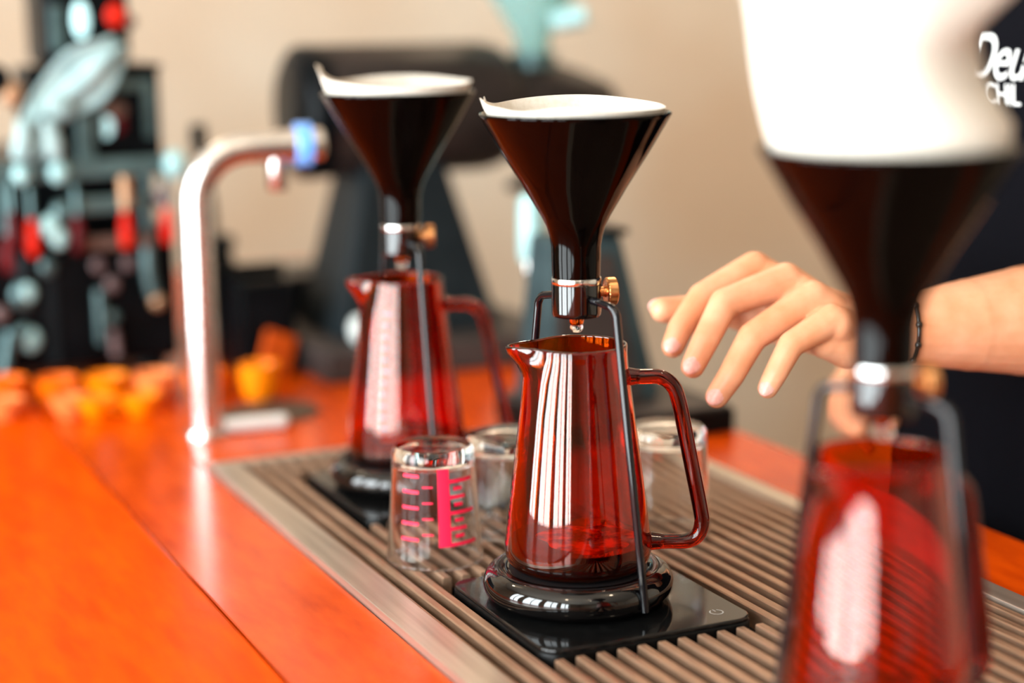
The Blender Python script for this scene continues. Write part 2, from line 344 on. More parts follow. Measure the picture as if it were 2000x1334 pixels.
# ------------------------------------------------------------------ brewers
ZB = 0.004                     # top of the scales
FUN = [(0.0143,0.2040),(0.01445,0.2061),(0.0148,0.2160),(0.0149,0.2228),(0.0160,0.2290),(0.0176,0.2345),(0.0208,0.2410),(0.0308,0.2580),(0.0442,0.2790),(0.0560,0.2990)]
def make_brewer(loc, label, leg_az, knob_az):
    t = thing('pour_over_brewer', (loc[0], loc[1], ZB), label, 'coffee brewer', 'three pour-over brewers in a row')
    def p(name, mb, m, sm_=math.radians(40), parent=t):
        mb.v = [(x, y, z-ZB) for x, y, z in mb.v] if parent is t else mb.v
        return mb.build(name, m, parent, sm_)
    th = 0.0024
    prof = [(0.006, 0.2036), (0.0128, 0.2036)] + FUN + [(0.0569,0.3006),(0.0570,0.3014),(0.0565,0.3020),(0.0557,0.3018),(0.0549,0.3006)]
    prof += [(r-th*1.05, z+0.0004) for r, z in reversed(FUN[3:])] + [(0.006, 0.2222)]
    p('funnel', MB().lathe(prof, 96, closed=True), black_ceramic, math.radians(50))
    p('collar_ring', MB().lathe([(0.0100,0.2000),(0.0148,0.2000),(0.0150,0.2003),(0.0150,0.2035),(0.0148,0.2038),(0.0100,0.2038)], 64, True), steel)
    p('valve_body', MB().lathe([(0,0.1800),(0.0128,0.1800),(0.0141,0.1804),(0.0147,0.1813),(0.0149,0.1830),(0.0149,0.1998),(0.0100,0.1999),(0,0.1999)], 64), black_gloss)
    # clear drip nozzle and the drop hanging from it
    p('nozzle', MB().lathe([(0,0.1798),(0.0046,0.1798),(0.0044,0.1765),(0.0040,0.1752),(0.0,0.1750)], 24), amber)
    d = MB()
    prof = [(0,0.1695),(0.0014,0.1697),(0.0030,0.1707),(0.0039,0.1722),(0.0041,0.1735),(0.0036,0.1748),(0.0024,0.1756),(0,0.1757)]
    p('drip_drop', d.lathe(prof, 24), clear, PI)
    # knurled copper knob
    ax = Vector((cos(knob_az), sin(knob_az), 0)); c = Vector((0, 0, 0.1942))
    Mk = Matrix.Translation(c) @ ax.to_track_quat('Z', 'Y').to_matrix().to_4x4()
    k = MB(); n = 60; prof = [(0, 0.0172), (0.0035, 0.0172), (0.0036, 0.0180), (0.0072, 0.0181), (0.0080, 0.0186)]
    rows = [0.0190, 0.0200, 0.0210, 0.0220, 0.0230, 0.0240]
    def kn(r, z, a):
        i = int(round(a/(2*PI)*n)); j = rows.index(z) if z in rows else None
        return (r + (0.00026 if (j is not None and (i+j) % 2) else -0.00016 if j is not None else 0), z)
    prof += [(0.0083, z) for z in rows] + [(0.0079, 0.0245), (0.0060, 0.0248), (0, 0.0248)]
    kno = p('knob', k.lathe(prof, n, fn=kn).xf(Mk), copper, math.radians(12))
    ks = MB().tube([Mk @ Vector((0,0,0.0140)), Mk @ Vector((0,0,0.0175))], 0.0030, 20); ks.v = [(x, y, z-ZB) for x, y, z in ks.v]; ks.build('knob_stem', copper, kno)
    # two bent rod legs
    for s in (0, 1):
        a = leg_az + PI*s; e = Vector((cos(a), sin(a), 0))
        pts = [e*0.0120+Vector((0,0,0.1912)), e*0.0200+Vector((0,0,0.1908)), e*0.0285+Vector((0,0,0.1895))]
        for q in (0.2, 0.4, 0.6, 0.8, 1.0):
            b = q*PI/2; pts.append(e*(0.0285+0.0075*sin(b))+Vector((0,0,0.1815+0.0080*cos(b))))
        pts += [e*0.0480+Vector((0,0,0.095)), e*0.0598+Vector((0,0,0.016)), e*0.0603+Vector((0,0,0.0095))]
        p('leg', MB().tube(pts, 0.00245, 14), black_rod, math.radians(60))
    # heavy glossy base ring with a matt pad the jug stands on
    Rm, rm = 0.0482, 0.0107
    tor = [(Rm+rm*cos(2*PI*k/24), 0.0147+rm*0.97*sin(2*PI*k/24)) for k in range(24)]
    p('base_ring', MB().lathe(tor, 96, True), black_gloss, PI)
    p('base_pad', MB().lathe([(0,0.0060),(0.0400,0.0060),(0.0400,0.0200),(0.0502,0.0238),(0.0508,0.0246),(0.0500,0.0250),(0.0470,0.0244),(0.0462,0.0236),(0,0.0236)], 72), black_pad)
    return t
az_cam = math.atan2(-cos(YAW), -sin(YAW))       # direction from a brewer to the camera
make_brewer(BR[0], 'middle black pour-over brewer with funnel on a ring base, copper knob, in focus', az_cam+math.radians(39), RZ+math.radians(13))
make_brewer(BR[1], 'rear black pour-over brewer with its funnel beside the steel tap, blurred', az_cam+math.radians(25), RZ+math.radians(6))
make_brewer(BR[2], 'front black pour-over brewer at the right picture edge, closest to the camera', az_cam+math.radians(43), RZ+math.radians(15))

# ------------------------------------------------------------------ amber carafes and coffee
CZ = 0.0237
OUT = [(0.0,0.0237),(0.0300,0.0237),(0.0365,0.0241),(0.0412,0.0262),(0.0440,0.0298),(0.0451,0.0345),(0.0452,0.0391),(0.0418,0.0677),(0.0382,0.0963),(0.0346,0.1240),(0.0318,0.1440),(0.0309,0.1520),(0.0305,0.1580),(0.0306,0.1620)]
TW = 0.0021
def spout(r, z, a):
    d = (a-PI+PI) % (2*PI) - PI; d = abs(a-PI)
    s = sm(0.134, 0.1625, z)
    g = math.exp(-(d/0.33)**2)
    return (r + 0.0125*g*s*s - 0.0015*s*math.exp(-((d-0.75)/0.3)**2), z + (-0.0008*g)*s)
IN = [(r-TW if r > 0 else 0, z+(TW if z < 0.026 else TW*0.35 if z < 0.04 else 0)) for r, z in OUT]
IN[0] = (0.0, CZ+0.0026)
def make_carafe(loc, label, rz, ticks, label_c):
    t = thing('glass_carafe', (loc[0], loc[1], CZ), label, 'carafe', 'amber carafes under the brewers', rz)
    sh = lambda mb: [(x, y, z-CZ) for x, y, z in mb.v]
    mb = MB().lathe(OUT + [(0.0304,0.1630),(0.0293,0.1634),(0.0285,0.1628)] + list(reversed(IN)), 96, fn=spout); mb.v = sh(mb)
    mb.build('body', amber, t, PI)
    path = curve([(0.0305,0,0.1424),(0.0400,0,0.1424),(0.0500,0,0.1420),(0.0575,0,0.1370),(0.0618,0,0.1265),(0.0685,0,0.0930),(0.0752,0,0.0590),(0.0762,0,0.0500),(0.0738,0,0.0425),(0.0675,0,0.0388),(0.0560,0,0.0386),(0.0448,0,0.0390)], 6)
    n = len(path); rad = [0.0047]*n
    for i in range(4): rad[i] = 0.0047+0.0012*(1-i/4); rad[-1-i] = 0.0047+0.0012*(1-i/4)
    hb = MB().tube(path, rad, 20); hb.v = sh(hb); hb.build('handle', amber_rod, t, math.radians(60))
    if ticks:
        mk = MB()
        for k in range(11):
            z = 0.056+0.0085*k; r = 0.0452-(z-0.0391)*0.1224+0.00025; wd = 0.0075 if k % 5 == 0 else 0.0045
            a0 = ticks; n_ = 6
            v = []
            for zz in (z-0.0003, z+0.0003):
                for q in range(n_+1):
                    a = a0 + wd/r*q/n_; v.append((r*cos(a), r*sin(a), zz-CZ))
            mk.add(v, [(q, q+1, n_+2+q, n_+1+q) for q in range(n_)])
        tag(mk.build('graduation_marks', white_print, t, None), 'white graduation lines')
    # coffee standing in the carafe
    zs = 0.0420; g = 0.00025
    cp = [(0, IN[0][1]+g)] + [(r-g, z+g) for r, z in IN[1:6]]
    rs = 0.0452-(zs-0.0391)*0.1224-TW-g
    co = thing('coffee', (loc[0], loc[1], CZ+0.003), label_c, 'coffee', 'coffee in the carafes', rz)
    cb = MB().lathe(cp + [(0.0452-TW-g, 0.0388), (rs, zs), (rs*0.6, zs), (0, zs)], 64); cb.v = [(x,y,z-CZ-0.003) for x,y,z in cb.v]
    cb.build('liquid', coffee_m, co, math.radians(40))
    fo_ = MB().lathe([(0, zs-CZ-0.003+0.0004), (rs*0.30, zs-CZ-0.003+0.0004), (rs*0.66, zs-CZ-0.003+0.0004), (rs*0.70, zs-CZ-0.003+0.0001)], 48, off=(0.006, -0.003, 0), fn=lambda r_, z_, a_: (r_*(1+0.10*sin(3*a_)+0.06*sin(7*a_)), z_)); fo_.build('foam', foam_m, co, PI)
    rnd = random.Random(int(loc[1]*1000)+5); bb = MB()
    for k in range(46):
        a = rnd.uniform(0, 2*PI); rr = 0.033*math.sqrt(rnd.random())*rnd.uniform(0.3, 1.0)
        q = rnd.uniform(0.0006, 0.0019)
        bb.ball((0.006+rr*cos(a)*0.8, rr*sin(a)*0.8, zs-CZ-0.003+q*0.2), q, 8, 5, (1,1,0.7))
    tag(bb.build('bubbles', bubble_m, co, PI), kind='stuff')
    return t
make_carafe(BR[0], 'amber glass carafe on the middle brewer, sharp, with a little coffee inside', RZ, 0, 'dark red coffee at the bottom of the middle amber carafe')
make_carafe(BR[1], 'amber glass carafe on the rear brewer behind the red-marked glass', RZ+0.04, az_cam-RZ-0.45, 'coffee at the bottom of the rear amber carafe')
make_carafe(BR[2], 'large amber glass carafe on the front brewer at the right edge', RZ+math.radians(36), az_cam-RZ-math.radians(36)-0.55, 'coffee in the front amber carafe at the picture edge')

# ------------------------------------------------------------------ paper filters
def paper_shell(rings, n, name, root):
    """rings: list of functions angle -> (x, y, z); two skins 0.5 mm apart joined at the top"""
    v = []
    for rf in rings:
        for k in range(n): v.append(rf(2*PI*k/n))
    for rf in reversed(rings):
        for k in range(n):
            x, y, z = rf(2*PI*k/n); l = math.hypot(x, y) or 1; s = (l-0.0005)/l; v.append((x*s, y*s, z))
    m = 2*len(rings)
    f = [(i*n+k, i*n+(k+1)%n, (i+1)*n+(k+1)%n, (i+1)*n+k) for i in range(m-1) for k in range(n)]
    f += [((m-1)*n+k, (m-1)*n+(k+1)%n, (k+1)%n, k) for k in range(n)]
    return MB().add(v, f).build(name, paper, root, math.radians(70))
def make_filter(loc, label, protr, r_top=0.0522):
    t = thing('paper_filter', (loc[0], loc[1], 0.236), label, 'paper filter', 'paper filters in the funnels', RZ)
    rings = []
    K = 14
    for i in range(K+1):
        u = i/K
        def rf(a, u=u):
            h = protr(a); zt = 0.3015+h
            z = 0.236+(zt-0.236)*u
            rr = 0.0145+(z-0.236)*(r_top-0.0145)/(0.3015-0.236) if z < 0.3015 else r_top+(z-0.3015)*0.38
            wv = 0.0006*sin(7*a+2.0*z*100)*sm(0.6, 1, u)
            return ((rr+wv)*cos(a), (rr+wv)*sin(a), z-0.236)
        rings.append(rf)
    return paper_shell(rings, 96, 'cone', t), t
def bump(a, c, w_):
    d = (a-c+PI) % (2*PI)-PI; return math.exp(-(d/w_)**2)
# local frame: +x picture right, -y toward the camera, -x picture left
p0 = lambda a: 0.0030+0.0060*bump(a, PI, 0.30)+0.0030*bump(a, 1.5*PI-0.15, 0.32)+0.0050*bump(a, PI/2, 1.0)+0.0020*bump(a, PI+0.55, 0.25)
_, f0 = make_filter(BR[0], 'white paper filter standing just above the middle funnel rim', p0)
p1 = lambda a: 0.0060+0.0130*bump(a, PI, 0.30)+0.0045*bump(a, PI+0.5, 0.6)+0.0050*bump(a, PI/2, 1.0)+0.0015*bump(a, 0, 0.5)
_, f1 = make_filter(BR[1], 'white paper filter with an upturned corner in the rear funnel', p1)
# a small folded seam at the left of both
for ft, hh in ((f0, 0.0095), (f1, 0.0200)):
    v = []
    for i in range(7):
        u = i/6; z = 0.3015-0.236-0.006+u*(0.006+hh)
        r = 0.0521 + (u*(0.006+hh)-0.006)*0.40
        for k in range(6):
            a = PI-0.16+0.30*k/5; rr = r-0.0012-0.0011*sin(k/5*PI)
            v.append((rr*cos(a), rr*sin(a), z - (0.0015*k/5*u)))
    n6 = 6; f = [(i*n6+k, i*n6+k+1, (i+1)*n6+k+1, (i+1)*n6+k) for i in range(6) for k in range(5)]
    mb = MB().add(v, f); o = mb.build('seam_fold', paper, ft, PI)
    md = o.modifiers.new('thick', 'SOLIDIFY'); md.thickness = 0.0006
# the tall loose filter in the front funnel
tf = thing('paper_filter', (BR[2][0], BR[2][1], 0.228), 'tall bright white paper filter rising out of the front funnel', 'paper filter', 'paper filters in the funnels', RZ+(-math.radians(9)))
lev = [(0.236,-0.0142,0.0142),(0.26,-0.0276,0.0276),(0.2995,-0.0512,0.0512),(0.3110,-0.0545,0.0525),(0.3220,-0.0575,0.0445),(0.3310,-0.0595,0.0390),(0.3390,-0.0610,0.0370),(0.3470,-0.0622,0.0355),(0.3560,-0.0638,0.0380),(0.3650,-0.0652,0.0455),(0.3800,-0.0665,0.0590),(0.3950,-0.0675,0.0625)]
rings = []
for i, (z, l, r) in enumerate(lev):
    def rf(a, z=z, l=l, r=r, i=i):
        cx = (l+r)/2; R = (r-l)/2; Ry = min(R, 0.052)*(1.0 if z < 0.3 else 0.94)
        top = sm(0.30, 0.395, z)
        zz = z + top*(0.012*sin(a*2+0.6)+0.006*sin(a*3))
        wv = top*0.0018*sin(5*a+z*40)
        x = cx+(R+wv)*cos(a); y_ = (Ry+wv)*sin(a)
        return (x, y_, zz-0.228)
    rings.append(rf)
paper_shell(rings, 96, 'cone', tf)

# ------------------------------------------------------------------ upturned measuring glasses
def make_glass(loc, label, rz, prints=True, h=0.078, rb=0.0325, rt=0.0272):
    t = thing('measuring_glass', (loc[0], loc[1], 0.0), label, 'glass', 'upturned glasses on the grate', rz)
    tw = 0.0021
    prof = [(0,h-0.0015),(rt*0.70,h-0.001),(rt*0.92,h),(rt,h-0.003),(rt+0.0003,h-0.006),(rb,0.0012),(rb-0.0007,0.0002),(rb-tw+0.0003,0.0002),(rb-tw,0.0015),(rt-tw+0.0002,h-0.013),(rt-tw-0.003,h-0.010),(0,h-0.0095)]
    MB().lathe(dens(prof), 64).build('body', clear, t, math.radians(45))
    if prints:
        pr = MB()
        def patch(a0, a1, z0, z1, n=8):
            v = []
            for z in (z0, z1):
                r = rb+(rt-rb)*z/h+0.0003
                for k in range(n+1):
                    a = a0+(a1-a0)*k/n; v.append((r*cos(a), r*sin(a), z))
            pr.add(v, [(k, k+1, n+2+k, n+1+k) for k in range(n)])
        A = az_cam-rz
        patch(A+0.13, A+0.40, 0.016, 0.068)          # red bar
        for k in range(5): patch(A+0.40, A+(1.05 if k % 2 == 0 else 0.80), 0.016+0.0105*k, 0.0185+0.0105*k)
        for k in range(5): patch(A-0.72, A-0.30, 0.020+0.0105*k, 0.0222+0.0105*k)
        for k in range(4): patch(A+0.50, A+0.72, 0.0215+0.0105*k, 0.0240+0.0105*k)
        for k in range(4): patch(A-0.22, A+0.02, 0.024+0.0105*k, 0.0252+0.0105*k)
        tag(pr.build('red_markings', red_print, t, None), 'red printed measuring scale')
    return t
make_glass((-0.0442, 0.1258), 'upturned clear glass with a red measuring scale in front of the rear brewer', RZ)
make_glass((0.0270, 0.1620), 'upturned clear glass half hidden behind the left of the middle carafe', 1.1, False, 0.070, 0.0310, 0.0290)
make_glass((0.1235, 0.1080), 'upturned clear glass behind the handle of the middle carafe', 0.4, False, 0.076, 0.0305, 0.0275)

# ------------------------------------------------------------------ steel water tap and round drain plate
tap = thing('water_tap', (-0.0855, 0.5525, CT), 'tall bent satin steel water tap with a blue ring on its end', 'tap')
B = 0.0
pts = [(0,0,0.006)] + [(0,0,z) for z in (0.05,0.12,0.18,0.205)]
Rb = 0.046
for k in range(1, 10):
    a = PI/2*k/9; pts.append((Rb*(1-cos(a)), 0, 0.205+Rb*sin(a)))
d_ = Vector((1, -0.12, 0)).normalized()
pts = [pts[i] for i in range(len(pts))]
hor = [(x, 0, 0.251) for x in (0.060, 0.075, 0.088)]
path = [Vector((p[0]*d_.x, p[0]*d_.y, p[2])) for p in pts+hor]
MB().tube(path, 0.0138, 28).build('pipe', satin, tap, math.radians(50))
def along(x, z): return Vector((x*d_.x, x*d_.y, z))
MB().tube([along(0.0870,0.251), along(0.0880,0.251), along(0.1000,0.251), along(0.1010,0.251)], [0.0170,0.0192,0.0192,0.0170], 32).build('blue_ring', blue_m, tap, math.radians(50))
MB().tube([along(0.1008,0.251), along(0.110,0.251), along(0.1125,0.251)], [0.0140,0.0140,0.011], 28).build('end_cap', satin, tap, math.radians(50))
MB().tube([along(0.0705,0.242), along(0.0705,0.214), along(0.0705,0.2125)], [0.0086,0.0086,0.0074], 24).build('outlet', satin, tap, math.radians(50))
MB().lathe([(0,0),(0.0185,0),(0.0185,0.005),(0.0165,0.0075),(0.0139,0.0080),(0,0.0080)], 40).build('base_flange', satin, tap, math.radians(40))
ft = MB().tube([along(0.015,0.0075), along(0.050,0.0075), along(0.066,0.0075)], 0.0074, 20)
ft.ball(along(0.066,0.0075), 0.0076, 16, 10); ft.build('foot_bar', noise_col(mat('pale_satin', (0.6, 0.6, 0.58), 0.35, metal=0.3), (0.56, 0.56, 0.54), (0.64, 0.64, 0.62)), tap, math.radians(50))
dr = thing('drain_plate', (-0.010, 0.612, CT), 'flat round dark bronze drain plate on the counter behind the tap foot', 'drain plate')
MB().lathe([(0,0),(0.0455,0),(0.0465,0.0014),(0.0455,0.0026),(0.0430,0.0026),(0.0420,0.0016),(0,0.0016)], 56).build('plate', drain_m, dr, math.radians(30))
hl = MB()
for k in range(6):
    a = PI/3*k; hl.tube([(0.014*cos(a),0.014*sin(a),0.0021),(0.036*cos(a),0.036*sin(a),0.0021)], 0.0012, 8)
hl.build('ribs', drain_m, dr)

# ------------------------------------------------------------------ row of small orange cups
def cup_mesh(h, r0, r1):
    prof = [(0,0),(r0*0.75,0),(r0*0.8,0.002),(r0,0.006),(r0+(r1-r0)*0.5,h*0.5),(r1,h),(r1-0.0010,h+0.0005),(r1-0.0022,h-0.0005),(r0+(r1-r0)*0.45-0.0022,h*0.5),(r0-0.003,0.0075),(0,0.0065)]
    return MB().lathe(prof, 36).mesh('cup_body', math.radians(50))
def ear_mesh(h, r):
    pts = curve([(r*0.9,0,h*0.80),(r+0.006,0,h*0.82),(r+0.010,0,h*0.58),(r+0.006,0,h*0.34),(r*0.88,0,h*0.30)], 5)
    return MB().tube(pts, 0.0016, 8).mesh('ear', PI)
big = (cup_mesh(0.028, 0.0150, 0.0205), ear_mesh(0.028, 0.0195)); low = (cup_mesh(0.019, 0.0140, 0.0185), ear_mesh(0.019, 0.0178))
CUPS = [ # x, y, mesh, colour, label
 (-0.2360,0.694,low,cup_c,'small salmon cup nearest the left picture edge, front row'),
 (-0.1780,0.684,low,cup_c,'second salmon cup from the left edge, front row'),
 (-0.1560,0.672,low,cup_b,'small yellow-orange cup in the middle of the front row'),
 (-0.1180,0.662,low,cup_b,'yellow-orange cup left of the tap pipe, front row'),
 (-0.2260,0.742,big,cup_a,'orange cup nearest the left picture edge, back row'),
 (-0.1800,0.733,big,cup_a,'second orange cup from the left edge, back row'),
 (-0.1360,0.722,big,cup_b,'yellow-orange cup in the middle of the back row'),
 (-0.0920,0.712,big,cup_c,'salmon cup just left of the tap pipe, back row'),
 (-0.0480,0.695,big,cup_a,'orange cup directly behind the tap pipe'),
]
for i, (x, y, ms, m, lb) in enumerate(CUPS):
    t = thing('espresso_cup', (x, y, CT+(0.0023 if x < -0.2 else 0)), lb, 'cup', 'row of small orange cups', 0.6+0.9*i)
    for nm, me in (('body', ms[0]), ('ear', ms[1])):
        mm = me.copy(); mm.materials.clear(); link(nm, mm, m, t)
t = thing('espresso_cup', (-0.0020, 0.668, CT), 'taller yellow-orange cup right of the tap pipe', 'cup', 'row of small orange cups', 2.0)
mm = cup_mesh(0.036, 0.0160, 0.0190); link('body', mm, cup_b, t); link('ear', ear_mesh(0.036, 0.0186), cup_b, t)
# leaning orange packet near the black box
t = thing('orange_packet', (0.036, 0.752, CT), 'orange-red packet leaning against the black knock box', 'packet')
pk = MB().box(-0.017, 0.017, -0.005, 0.005, 0.0, 0.042).xf(Matrix.Rotation(math.radians(22), 4, 'Y') @ Matrix.Rotation(math.radians(-16), 4, 'X'))
mz = min(v[2] for v in pk.v); pk.v = [(x, y, z-mz) for x, y, z in pk.v]
packet_m = noise_col(mat('packet_foil', (0.4, 0.05, 0.001), 0.5, spec=0.2), (0.34, 0.04, 0.0008), (0.46, 0.06, 0.001), (20, 20, 20), 3.0)
pk.build('pouch', packet_m, t, math.radians(40), 0.003)
tag(t)

# ------------------------------------------------------------------ espresso machine at the left
em = thing('espresso_machine', (-0.17, 0.80, CT), 'dark espresso machine with red handles and steel rails at the left', 'espresso machine')
def ep(name, mb, m, sm_=math.radians(40), bevel=0.0):
    mb.v = [(x+0.17, y-0.80, z-CT) for x, y, z in mb.v]; return mb.build(name, m, em, sm_, bevel)
ep('body', MB().box(-0.60, -0.035, 0.835, 1.16, 0.012, 0.150), dark_machine, bevel=0.006)
for x, y in ((-0.57,0.86),(-0.06,0.86),(-0.57,1.13),(-0.06,1.13)):
    zf = CT+(0.0024 if x < -0.2 else 0)
    ep('foot', MB().lathe([(0,zf),(0.016,zf),(0.014,0.0125),(0,0.0125)], 20, off=(x,y,0)), dark_machine)
ep('backing', MB().box(-0.60, -0.050, 0.880, 1.14, 0.149, 0.218), dark_machine, bevel=0.004)
ep('rail', MB().box(-0.60, -0.030, 0.800, 0.812, 0.203, 0.2215), teal_steel, bevel=0.002)
ep('rail', MB().box(-0.150, -0.066, 0.800, 0.811, 0.1690, 0.1850), teal_steel, bevel=0.002)
ep('rail', MB().box(-0.142, -0.062, 0.800, 0.812, 0.1330, 0.1460), brown_bar, bevel=0.002)
ep('back_panel', MB().box(-0.170, -0.110, 0.860, 0.930, 0.2185, 0.3100), dark_machine, bevel=0.003)
ep('post', MB().box(-0.1330, -0.1165, 0.806, 0.818, 0.2200, 0.290), teal_steel, bevel=0.002)
for x in (-0.145, -0.060, -0.45): ep('bracket', MB().box(x-0.005, x+0.005, 0.811, 0.885, 0.170, 0.181), dark_machine)
for x in (-0.28, -0.035): ep('bracket', MB().box(x-0.004, x+0.004, 0.811, 0.885, 0.207, 0.217), dark_machine)
# gauge box: steel frame round a dark inset
ep('gauge_box', MB().box(-0.1125, -0.0450, 0.830, 0.930, 0.2190, 0.3050), dark_machine, bevel=0.003)
fr = MB(); fr.box(-0.1085,-0.0520,0.826,0.8305,0.2860,0.2965); fr.box(-0.0620,-0.0520,0.826,0.8305,0.2390,0.2862); fr.box(-0.1085,-0.1030,0.826,0.8305,0.2390,0.2862)
ep('gauge_frame', fr, teal_steel)
ep('box_lid', MB().box(-0.1180, -0.0430, 0.825, 0.935, 0.3045, 0.3110), dark_machine, bevel=0.002)
ep('gauge', MB().ball((-0.0930,0.829,0.2660), 0.012, 20, 12, (1.2,0.25,0.75)), brown_bar)
glow_m = mat('pale_cyan_glow', (0.5, 0.8, 0.82), 0.3, emit=(0.55, 0.95, 1.0), estr=0.8)  # bright glints on the machine given as self-glowing ovals
ep('glow_oval', MB().ball((-0.1005,0.8285,0.2515), 0.0068, 20, 12, (1,0.35,1.75)), glow_m)
ep('button', MB().ball((-0.0865,0.829,0.2525), 0.0062, 20, 12, (1,0.35,1.5)), dark_red)
# upper head
ep('head', MB().box(-0.1560, -0.0690, 0.835, 0.930, 0.3105, 0.430), dark_machine, bevel=0.010)
ep('glow_oval', MB().ball((-0.1180,0.8335,0.3545), 0.0078, 20, 12, (1,0.35,2.3)), glow_m)
ep('head_panel', MB().box(-0.1480,-0.1350,0.8320,0.8360,0.325,0.368), teal_steel, bevel=0.001)
ep('knob', MB().ball((-0.0840,0.831,0.3580), 0.0105, 20, 12, (1,0.5,1.1)), red_handle)
ep('knob', MB().ball((-0.0700,0.836,0.3520), 0.0070, 20, 12), brown_bar)
ep('ball_joint', MB().ball((-0.0850,0.824,0.3190), 0.0095, 20, 12), grey_pink)
# valve levers with red grips
for x, z, m in ((-0.184,0.150,red_handle),(-0.094,0.152,red_handle),(-0.0530,0.154,red_handle),(-0.141,0.150,dark_red),(-0.208,0.136,dark_red),(-0.202,0.158,dark_red)):
    rh = ep('red_handle', MB().lathe([(0,z-0.019),(0.0045,z-0.018),(0.0068,z-0.010),(0.0060,z+0.006),(0.0038,z+0.018),(0,z+0.019)], 18, off=(x,0.792,0)), m, PI)
    lr = ep('lever_rod', MB().tube([(x,0.792,z+0.016),(x,0.794,z+0.045),(x,0.808,0.206)], 0.0030, 10), brass if x == -0.094 else teal_steel); lr.parent = rh
ep('sleeve', MB().lathe([(0,0.1760),(0.0066,0.1760),(0.0066,0.2040),(0,0.2040)], 18, off=(-0.0925,0.7935,0)), brass)
for x, z, r, m in ((-0.166,0.159,0.0098,pale_metal),(-0.158,0.148,0.0088,pale_metal),(-0.155,0.172,0.0100,teal_steel),(-0.0540,0.183,0.0085,grey_pink),(-0.0410,0.213,0.0120,pale_metal),(-0.190,0.211,0.0085,pale_metal),(-0.155,0.212,0.0100,pale_metal),(-0.207,0.300,0.0125,dark_machine),(-0.194,0.287,0.0105,brass)):
    ep('valve', MB().ball((x,0.7965,z), r, 18, 12, (1,0.8,1.25)), m, PI)
# bolts and dials on the dark front
for x, z, r, m in ((-0.116,0.114,0.0068,grey_pink),(-0.086,0.114,0.0066,grey_pink),(-0.1030,0.094,0.0072,grey_pink),(-0.1040,0.060,0.0066,teal_steel),(-0.186,0.092,0.0085,pale_metal),(-0.190,0.089,0.0125,teal_steel),(-0.186,0.045,0.0105,pale_metal),(-0.192,0.050,0.0100,teal_steel),(-0.213,0.073,0.0075,grey_pink),(-0.186,0.116,0.0140,slate),(-0.165,0.116,0.0085,teal_steel)):
    ep('dial', MB().ball((x,0.832 if r > 0.012 else 0.829,z), r, 18, 12, (1,0.5,1.15)), m, PI)
ep('steam_pipe', MB().tube(curve([(-0.0680,0.806,0.205),(-0.0680,0.812,0.150),(-0.0690,0.815,0.110),(-0.0650,0.815,0.082)], 5), 0.0064, 14), teal_steel)
ep('steam_tip', MB().ball((-0.0610,0.815,0.0750), 0.0078, 18, 12), brass)
ep('drain_pipe', MB().tube([(-0.1170,0.826,0.090),(-0.1170,0.826,0.036)], 0.0052, 14), teal_steel)
ep('drain_pipe', MB().tube([(-0.1050,0.826,0.048),(-0.1030,0.826,0.022)], 0.0048, 14), grey_pink)
ep('drain_pipe', MB().tube([(-0.2060,0.822,0.056),(-0.2160,0.818,0.014)], 0.0065, 14), teal_steel)
ep('front_strip', MB().box(-0.168,-0.158,0.8325,0.8355,0.018,0.110), slate)
# pale cloth hung over the machine
cl = thing('folded_cloth', (-0.14, 0.81, 0.222), 'pale grey cloth hanging slantwise over the espresso machine', 'cloth')
v = []; N, K = 22, 12
for i in range(N+1):
    u = i/N
    cx = -0.090+(-0.186+0.090)*u; cz = 0.332+(0.252-0.332)*u - 0.016*sm(0.75, 1, u)
    wd = 0.010+0.018*sin(PI*min(1, u*0.85+0.10))
    for k in range(K+1):
        q = k/K*2-1
        x = cx+q*wd*0.50; z = cz-q*wd*0.80 + 0.004*sin(9*u+2*q)
        y = 0.793-0.005*sin(q*6+u*3)-0.006*(1-q*q) - 0.004*sin(u*7)
        v.append((x+0.14, y-0.81, z-0.222))
f = [(i*(K+1)+k, i*(K+1)+k+1, (i+1)*(K+1)+k+1, (i+1)*(K+1)+k) for i in range(N) for k in range(K)]
o = MB().add(v, f).build('drape', pale_cloth, cl, PI); md = o.modifiers.new('thick', 'SOLIDIFY'); md.thickness = 0.003
for x0, z0, x1, z1, r in ((-0.186,0.262,-0.190,0.226,0.010),(-0.164,0.262,-0.158,0.226,0.0095)):
    tb = MB().tube(curve([(x0,0.788,z0),((x0+x1)/2,0.787,(z0+z1)/2),(x1,0.790,z1)], 4), [r*0.8]*4+[r]*4+[r*0.9], 14); tb.v = [(x+0.14,y-0.81,z-0.222) for x,y,z in tb.v]
    tb.build('tail', pale_cloth, cl, PI)
kn = MB().ball((-0.152,0.787,0.273), 0.0125, 16, 10, (1.1,0.4,1)); kn.v = [(x+0.14,y-0.81,z-0.222) for x,y,z in kn.v]; kn.build('fold', pale_cloth, cl, PI)

# ------------------------------------------------------------------ dark bottles, knock box
def bottle(loc, h, r, label):
    t = thing('bottle', loc, label, 'bottle', 'dark bottles behind the tap')
    MB().lathe([(0,0),(r*0.92,0),(r,0.004),(r,h*0.62),(r*0.9,h*0.70),(r*0.42,h*0.80),(r*0.40,h*0.90),(0,h*0.90)], 32).build('body', dark_machine, t, math.radians(40))
    MB().lathe([(0,h*0.90),(r*0.55,h*0.90),(r*0.55,h*0.99),(r*0.45,h),(0,h)], 24).build('cap', slate, t, math.radians(40))
bottle((0.0105, 0.900, CT), 0.249, 0.016, 'tall dark bottle whose cap shows above the tap bend')
bottle((0.0345, 0.905, CT), 0.130, 0.020, 'short dark bottle just right of the tap pipe')
kb = thing('knock_box', (0.042, 0.82, CT), 'black box-shaped knock box between espresso machine and drum grinder', 'knock box')
MB().box(-0.030, 0.030, -0.045, 0.045, 0.0, 0.098).build('box', dark_machine, kb, math.radians(35), 0.005)
